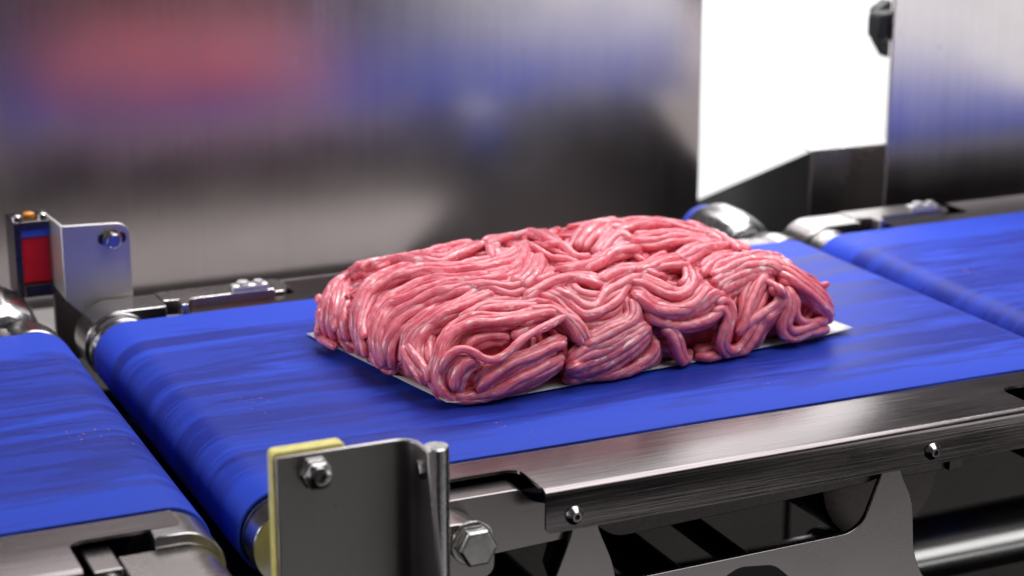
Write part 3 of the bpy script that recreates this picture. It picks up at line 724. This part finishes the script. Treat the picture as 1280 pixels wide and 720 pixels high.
# bundles of strands: (count, lift mm, edge A points, edge B points[, options]); A is the upper / outer edge
RIB = [
 # --- left end
 (7, 0, [(505,310),(470,312),(440,320),(415,336),(402,352),(396,374),(393,398),(398,418)], [(520,326),(482,325),(458,336),(440,356),(432,384),(430,408),(438,434)]),
 (2, 1, [(402,352),(392,368),(383,388),(386,405),(398,422)], [(392,345),(388,356),(394,372),(397,392),(410,412)]),
 (2, 1.5, [(393,380),(382,384),(376,394),(378,408),(392,422),(412,432)], [(398,384),(388,390),(383,399),(387,410),(402,424),(424,436)]),
 (2, -1, [(388,408),(400,424),(420,434),(440,441)], [(396,402),(412,420),(430,430),(452,448)]),
 (3, 0, [(520,302),(490,304),(460,312),(436,324),(420,336)], [(520,314),(495,316),(468,314),(448,324),(430,338)]),
 # --- second big fold
 (5, 1.5, [(655,303),(632,318),(578,331),(523,331),(478,342),(455,358),(444,384),(444,412),(449,442)], [(650,326),(632,338),(580,345),(530,346),(497,356),(473,372),(460,396),(459,418),(467,452)]),
 (5, 1.5, [(640,338),(610,345),(570,346),(535,350),(505,362),(479,376),(465,400),(463,424),(470,454)], [(606,362),(580,368),(548,383),(515,404),(498,418),(490,434),(488,446),(490,462)]),
 (3, -1, [(445,420),(450,436),(460,450),(474,458)], [(462,412),(470,432),(480,448),(492,462)]),
 # --- third fold going down to the front left corner
 (5, 1, [(612,360),(598,364),(570,377),(540,393),(515,410),(504,424),(502,446),(508,468)], [(625,372),(604,382),(578,394),(556,404),(538,416),(527,432),(528,450),(536,474)]),
 (2, 2.4, [(510,428),(517,442),(527,455),(534,466),(537,482)], [(504,430),(509,446),(517,460),(525,470),(530,480)]),
 (3, -2.5, [(530,412),(530,428),(534,445),(541,462)], [(552,408),(545,424),(541,440),(540,458)]),
 # --- corner fold with the dark hollow
 (3, 2, [(692,380),(655,392),(625,395),(590,396),(566,407),(553,422),(546,440),(540,458),(540,478),(550,494),(562,504)], [(722,398),(690,396),(655,405),(620,408),(592,412),(573,420),(562,436),(555,450),(551,466),(557,484),(575,498)]),
 (1, 3.2, [(735,424),(728,406),(712,396),(698,400),(680,410),(652,424),(634,441),(620,450),(604,448),(590,440),(574,436),(560,444),(552,458),(548,470)], [(735,424),(728,406),(712,396),(698,400),(680,410),(652,424),(634,441),(620,450),(604,448),(590,440),(574,436),(560,444),(552,458),(548,470)]),
 (3, -1.5, [(640,416),(612,412),(596,416),(580,425),(575,434)], [(632,430),(615,428),(600,432),(590,436),(584,446)]),
 (3, 1.5, [(585,446),(571,450),(561,462),(558,474),(562,488)], [(604,456),(590,458),(580,468),(576,478),(575,492)]),
 (3, 1.2, [(708,420),(690,426),(665,438),(640,446),(620,456),(604,466),(592,482)], [(706,434),(690,440),(668,452),(645,462),(625,474),(610,486),(602,496)]),
 (4, 0.5, [(704,440),(686,450),(660,462),(640,472),(620,484),(590,492),(560,490)], [(702,456),(690,466),(668,478),(640,490),(610,500),(585,505),(564,504)]),
 (2, -1.5, [(560,478),(575,488),(600,496),(625,492)], [(553,492),(570,502),(596,506),(622,502)]),
 # --- middle folds
 (4, 1, [(700,333),(675,342),(650,348),(628,352),(600,352),(575,356)], [(702,352),(682,360),(660,369),(640,374),(612,366),(590,372)]),
 (4, 0.5, [(668,368),(650,376),(628,374),(606,376),(588,386),(574,396)], [(692,392),(668,386),(640,390),(608,393),(588,396),(574,404)]),
 (4, 1.6, [(736,424),(722,402),(707,388),(692,374),(671,369)], [(724,434),(712,410),(696,396),(680,398),(660,410),(636,424)]),
 (5, 1, [(760,353),(735,344),(712,344),(690,350),(670,360),(650,372)], [(752,364),(730,358),(712,354),(692,362),(672,370),(656,382)]),
 (4, 1.6, [(708,354),(713,364),(724,371),(745,377),(756,373),(757,361),(756,350),(768,341),(800,338),(822,344)], [(664,372),(690,373),(706,389),(722,404),(750,406),(771,398),(777,384),(774,369),(785,361),(805,364)]),
 (1, 1.8, [(716,359),(722,366),(735,368),(752,368)], [(716,359),(722,366),(735,368),(752,368)]),
 (3, 2, [(778,349),(800,345),(820,352),(835,361),(850,365),(860,359),(861,345),(856,331)], [(782,360),(800,361),(812,368),(825,374),(850,376),(868,367),(875,355),(870,346)]),
 (5, 2.4, [(786,364),(800,363),(815,375),(840,384),(860,378),(874,364),(882,358)], [(796,374),(804,386),(820,396),(850,398),(876,390),(896,378),(912,369)]),
 (3, 1.2, [(803,384),(814,397),(832,403),(858,404),(884,396),(904,380),(912,374)], [(808,392),(818,402),(838,408),(866,410),(890,403),(905,393),(915,386)]),
 (2, 2.6, [(886,384),(904,376),(914,382),(917,398),(911,415),(905,430),(911,438),(921,438),(931,425),(941,407),(948,392)], [(888,392),(902,384),(907,388),(910,400),(904,415),(898,430),(906,444),(924,444),(938,430),(948,412),(954,398)]),
 (4, 1.4, [(776,366),(784,379),(785,392),(774,402),(750,413),(728,424)], [(796,370),(802,385),(801,399),(785,411),(756,424),(728,439)]),
 (6, 1.4, [(812,398),(800,402),(780,410),(752,422),(728,430),(716,442),(708,456)], [(812,418),(802,432),(784,448),(757,464),(736,472),(715,471),(706,462)]),
 (4, 0.2, [(812,418),(818,424),(810,440),(790,455),(762,468),(730,476),(706,466)], [(822,436),(822,446),(812,458),(786,468),(755,480),(722,486),(700,480)]),
 (2, 2.2, [(821,404),(836,404),(845,419),(851,436),(858,450),(863,459)], [(826,412),(836,414),(840,424),(846,440),(852,450),(861,460)]),
 (3, -3.0, [(818,430),(832,426),(844,434),(848,446)], [(816,446),(830,440),(840,448),(844,458)]),
 (4, -2.6, [(950,400),(935,415),(912,428),(890,434),(866,436)], [(952,412),(940,425),(918,438),(892,444),(868,450)]),
 (3, 1, [(978,374),(968,386),(951,396),(944,412),(930,428),(900,442),(868,448)], [(980,390),(966,400),(956,412),(945,430),(922,444),(895,452),(870,458)]),
 # --- right end
 (3, 1.2, [(950,345),(935,358),(929,376),(926,394),(920,410)], [(966,344),(957,362),(951,378),(942,392),(934,410),(921,432)]),
 (2, 2.4, [(955,352),(966,356),(978,361),(982,374),(973,385),(956,394),(946,405),(938,422)], [(958,360),(966,362),(974,367),(974,376),(964,384),(950,392),(938,402),(932,414)]),
 (2, 2.4, [(976,362),(985,372),(986,385),(979,398),(976,412),(983,421),(998,423),(1015,416),(1034,411)], [(982,360),(992,372),(992,384),(986,400),(985,408),(990,414),(1000,414),(1014,408),(1030,404)]),
 (1, 2.4, [(988,366),(996,376),(995,390),(1000,401),(1012,404),(1032,401)], [(988,366),(996,376),(995,390),(1000,401),(1012,404),(1032,401)]),
 (3, 0, [(978,422),(996,428),(1016,422),(1036,410)], [(985,436),(1006,437),(1026,430),(1040,416)]),
 (5, 1.2, [(972,326),(990,336),(1008,350),(1024,364),(1036,376),(1042,390)], [(972,358),(990,362),(1006,372),(1018,384),(1026,394),(1034,402)]),
 (3, 0, [(1000,345),(1016,355),(1030,368),(1042,384),(1040,400)], [(1000,366),(1012,378),(1022,392),(1030,404),(1036,410)]),
 (6, 1.5, [(990,334),(968,321),(945,319),(920,323),(898,332),(880,344)], [(966,350),(956,346),(940,352),(926,360),(912,368),(902,374)]),
 (3, 0.5, [(950,318),(930,316),(908,315),(890,320),(880,330),(872,340)], [(935,326),(918,325),(904,330),(894,338),(886,346),(880,354)]),
 (3, -1, [(905,352),(895,356),(885,354),(876,346)], [(918,372),(905,374),(890,366),(880,358)]),
 # --- top, right half
 (3, 1, [(878,290),(862,281),(840,275),(815,272),(790,274),(768,282)], [(886,298),(864,292),(842,287),(822,285),(800,290),(778,296)]),
 (4, 0.8, [(905,302),(882,298),(860,294),(838,290),(812,293),(785,298)], [(900,314),(880,310),(858,306),(836,311),(812,315),(790,312)]),
 (4, 1, [(938,318),(920,303),(900,292),(880,282),(858,275)], [(915,316),(902,306),(886,298),(870,290),(848,284)]),
 (4, 0.6, [(930,312),(912,302),(890,305),(868,308),(850,318),(838,326)], [(930,322),(912,316),(892,316),(880,322),(868,330),(856,336)]),
 (4, 1.2, [(838,316),(820,322),(806,330),(792,334),(782,340)], [(872,340),(855,338),(838,338),(820,344),(800,350)]),
 (2, 1, [(852,330),(858,342),(856,352),(846,356)], [(872,340),(872,352),(864,360),(852,362)]),
 (4, 1.4, [(806,334),(794,334),(770,338),(752,345),(742,352)], [(838,350),(815,344),(795,344),(775,348),(764,356)]),
 (3, -1.5, [(785,310),(800,318),(812,326)], [(790,322),(798,328),(808,334)]),
 (5, 1, [(778,290),(765,285),(756,293),(748,306),(742,320)], [(808,312),(792,302),(780,303),(768,312),(756,322)]),
 (5, 0.8, [(790,298),(775,302),(760,312),(742,324),(722,331),(692,333)], [(808,325),(790,322),(770,326),(750,336),(728,344),(702,348)]),
 # --- top, middle and left half
 (4, 1, [(778,275),(755,277),(735,280),(722,291),(713,310)], [(786,288),(765,289),(750,299),(742,310),(734,319)]),
 (2, 2.2, [(680,308),(700,306),(713,314),(726,322),(744,320)], [(656,304),(670,312),(688,322),(706,323),(726,331)]),
 (4, 1, [(600,300),(620,290),(645,282),(665,283),(684,292),(702,306)], [(606,312),(628,302),(648,299),(664,298),(682,304),(690,312)]),
 (5, 1, [(656,303),(650,318),(638,330),(618,338),(592,342)], [(664,322),(660,334),(650,345),(632,352),(610,352)]),
 (4, 2, [(664,320),(660,333),(651,346),(640,356)], [(682,320),(683,334),(674,350),(656,362)]),
 (2, 1.8, [(612,304),(613,316),(616,328)], [(619,303),(620,316),(624,326)]),
 (2, 1.2, [(500,312),(522,308),(542,309),(562,302),(580,300),(592,306)], [(504,318),(524,315),(544,317),(562,311),(578,308),(588,312)]),
 (3, 1, [(508,316),(530,319),(552,322),(574,312),(592,303),(606,300)], [(500,328),(530,332),(556,333),(578,326),(592,316),(606,308)]),
 (3, -1, [(592,312),(610,310),(628,316),(645,312)], [(592,330),(612,330),(630,330),(648,320)]),
 (3, -1, [(700,310),(712,300),(722,292)], [(706,318),(716,316),(724,308)]),
]
TILT = 1.25
meat = empty('minced_meat', (float(C0[0]), float(C0[1]), 0.0018), 'rectangular block of raw pink minced meat in long folded strands on a paper sheet', 'minced meat')
strands = []; inner_parts = []; jobs = []; sid = 0
for rb in RIB:
    n, lift, A, B = rb[:4]
    L = max(np.linalg.norm(np.diff(np.array(A), axis=0), axis=1).sum(), np.linalg.norm(np.diff(np.array(B), axis=0), axis=1).sum())
    m = max(10, int(L / 3.0)); CA, CB = catmull(A, m), catmull(B, m)
    for sub in range(2 * n - 1 if n > 1 else 1):
        fr = sub / max(1, 2 * n - 2); filler = sub % 2 == 1
        sid += 1
        px = CA * (1 - fr) + CB * fr
        s = np.linspace(0, 1, m)
        ph = rng.uniform(0, 6.28, 3)
        wob = 0.8 * np.sin(s * L / 16 + ph[0]) + 0.6 * np.sin(s * L / 7.5 + ph[1])
        T = np.gradient(px, axis=0); T /= np.linalg.norm(T, axis=1, keepdims=True) + 1e-9
        px = px + np.stack([-T[:, 1], T[:, 0]], 1) * wob[:, None]
        if not filler and n > 1 and rng.random() < 0.6:        # uneven ends
            k0 = int(rng.uniform(0, 0.10) * m); k1 = m - int(rng.uniform(0, 0.10) * m); px = px[k0:k1]; s = s[k0:k1]
        jobs.append([px, s, n, lift, fr, filler, L, ph[2], sid])
allpx = np.concatenate([j[0] for j in jobs])
_p, NN = drop(allpx[:, 0], allpx[:, 1], np.zeros(len(allpx)))
o_ = 0; LF = []
for px, s, n, lift, fr, filler, L, ph, sd in jobs:
    nz = NN[o_:o_ + len(px), 2]; o_ += len(px)
    topn = np.clip(nz, 0, 1) ** 2
    arch = 1 - (2 * fr - 1) ** 2
    tilt = min(TILT * (n - 1), 5.0) * (0.5 - fr) * topn          # far edge of a fold rides higher
    ends = 1.0 - np.clip(np.minimum(s, 1 - s) / 0.13, 0, 1)
    lf = lift * 1.9 - 0.8 + (arch - 0.5) * 4.0 * (n > 2) + tilt + 0.6 * np.sin(s * L / 21 + ph) + rng.normal(0, 0.3) - 2.6 * ends ** 2 - 0.7
    LF.append(lf - (1.5 if filler else 0))
LFa = np.concatenate(LF) * 1e-3
PP, _n = drop(allpx[:, 0], allpx[:, 1], LFa)
o_ = 0
for px, s, n, lift, fr, filler, L, ph, sd in jobs:
    p = PP[o_:o_ + len(px)]; o_ += len(px)
    p = smooth_line(p, 3); p = resample(p, 0.00125); p = smooth_line(p, 2)
    r = rng.uniform(0.0023, 0.0030) * (0.95 if filler else 1.0)
    p[:, 2] = np.maximum(p[:, 2], 0.0018 + r * 0.8)
    if filler: inner_parts.append(tube_arrays(p, r, 7, sd))
    else: strands.append((p, r, sd))
# hidden sides and gaps: strands that wander over the loaf
def wander(seed_p, lift, length, phase):
    P = []; p = np.array(seed_p, float); step = 0.0022
    d = np.array([math.cos(phase), math.sin(phase), 0.0])
    for k in range(int(length / step)):
        s, nrm = phid(p[None]); nrm = nrm[0]; p = p - nrm * (s[0] - lift)
        t = np.array(noise.noise_vector(Vector(p * 26) + Vector((3.1, 7.7, phase)))) * 1.0
        d = d + t * 0.55; d = d - nrm * np.dot(d, nrm); d /= np.linalg.norm(d) + 1e-9
        P.append(p.copy()); p = p + d * step
        if p[2] < 0.004: break
    return np.array(P)
HOLES = [(862, 424, 30, 13), (960, 418, 15, 18), (700, 476, 16, 12), (614, 424, 28, 9), (440, 395, 5, 42), (905, 372, 9, 6), (770, 320, 10, 5), (630, 368, 9, 4), (543, 412, 16, 10)]
def in_hole(P):
    d = np.asarray(P) - np.array([0, 0, CAM_H]); c, s_ = math.cos(AZ), math.sin(AZ)
    x = c * d[:, 0] - s_ * d[:, 1]; y = s_ * d[:, 0] + c * d[:, 1]; z = d[:, 2]
    fw = y * math.cos(PITCH) - z * math.sin(PITCH); up = y * math.sin(PITCH) + z * math.cos(PITCH)
    px, py = 640 + F_PX * x / fw, 360 - F_PX * up / fw
    return max((((px - a) / w_) ** 2 + ((py - b) / h_) ** 2 < 1).mean() for a, b, w_, h_ in HOLES)
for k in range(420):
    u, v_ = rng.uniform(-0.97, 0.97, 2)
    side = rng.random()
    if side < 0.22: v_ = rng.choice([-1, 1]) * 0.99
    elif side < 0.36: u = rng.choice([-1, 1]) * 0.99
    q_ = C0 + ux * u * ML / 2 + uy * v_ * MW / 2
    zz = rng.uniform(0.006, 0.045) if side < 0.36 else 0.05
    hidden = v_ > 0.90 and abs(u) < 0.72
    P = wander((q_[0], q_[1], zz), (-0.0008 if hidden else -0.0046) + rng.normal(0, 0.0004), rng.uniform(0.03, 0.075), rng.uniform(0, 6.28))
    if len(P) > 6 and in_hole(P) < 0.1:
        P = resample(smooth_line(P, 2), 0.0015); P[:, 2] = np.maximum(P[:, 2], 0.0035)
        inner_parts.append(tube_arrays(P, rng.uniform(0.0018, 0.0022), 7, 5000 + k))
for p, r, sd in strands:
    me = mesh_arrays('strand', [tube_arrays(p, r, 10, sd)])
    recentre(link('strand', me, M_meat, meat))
tag(link('inner_strands', mesh_arrays('inner_strands', inner_parts), M_meat_shade, meat), kind='stuff')
# solid core
bm = bmesh.new(); uvl = bm.loops.layers.uv.new('UVMap')
bmesh.ops.create_icosphere(bm, subdivisions=5, radius=1)
for v in bm.verts:
    d = np.array(v.co); d[2] = d[2] * 0.3; o = np.array([C0[0], C0[1], 0.018]); t = 0.01
    d[:2] = ux * v.co.x * 1.6 + uy * v.co.y; d /= np.linalg.norm(d)
    lo, hi = 0.0, 0.25
    for _ in range(22):
        mid = (lo + hi) / 2
        if phi((o + d * mid)[None])[0] < 0: lo = mid
        else: hi = mid
    pp = o + d * max(lo - (0.0075 if v.co.y > -0.55 or v.co.z > 0.6 else 0.017), 0.002); v.co = (pp[0], pp[1], max(pp[2], 0.003))
for f in bm.faces:
    for l in f.loops: l[uvl].uv = (l.vert.co.x, l.vert.co.y)
from_bm('core', bm, M_meat_shade, meat, smooth=60)
print('strands', len(strands), 'inner', len(inner_parts))
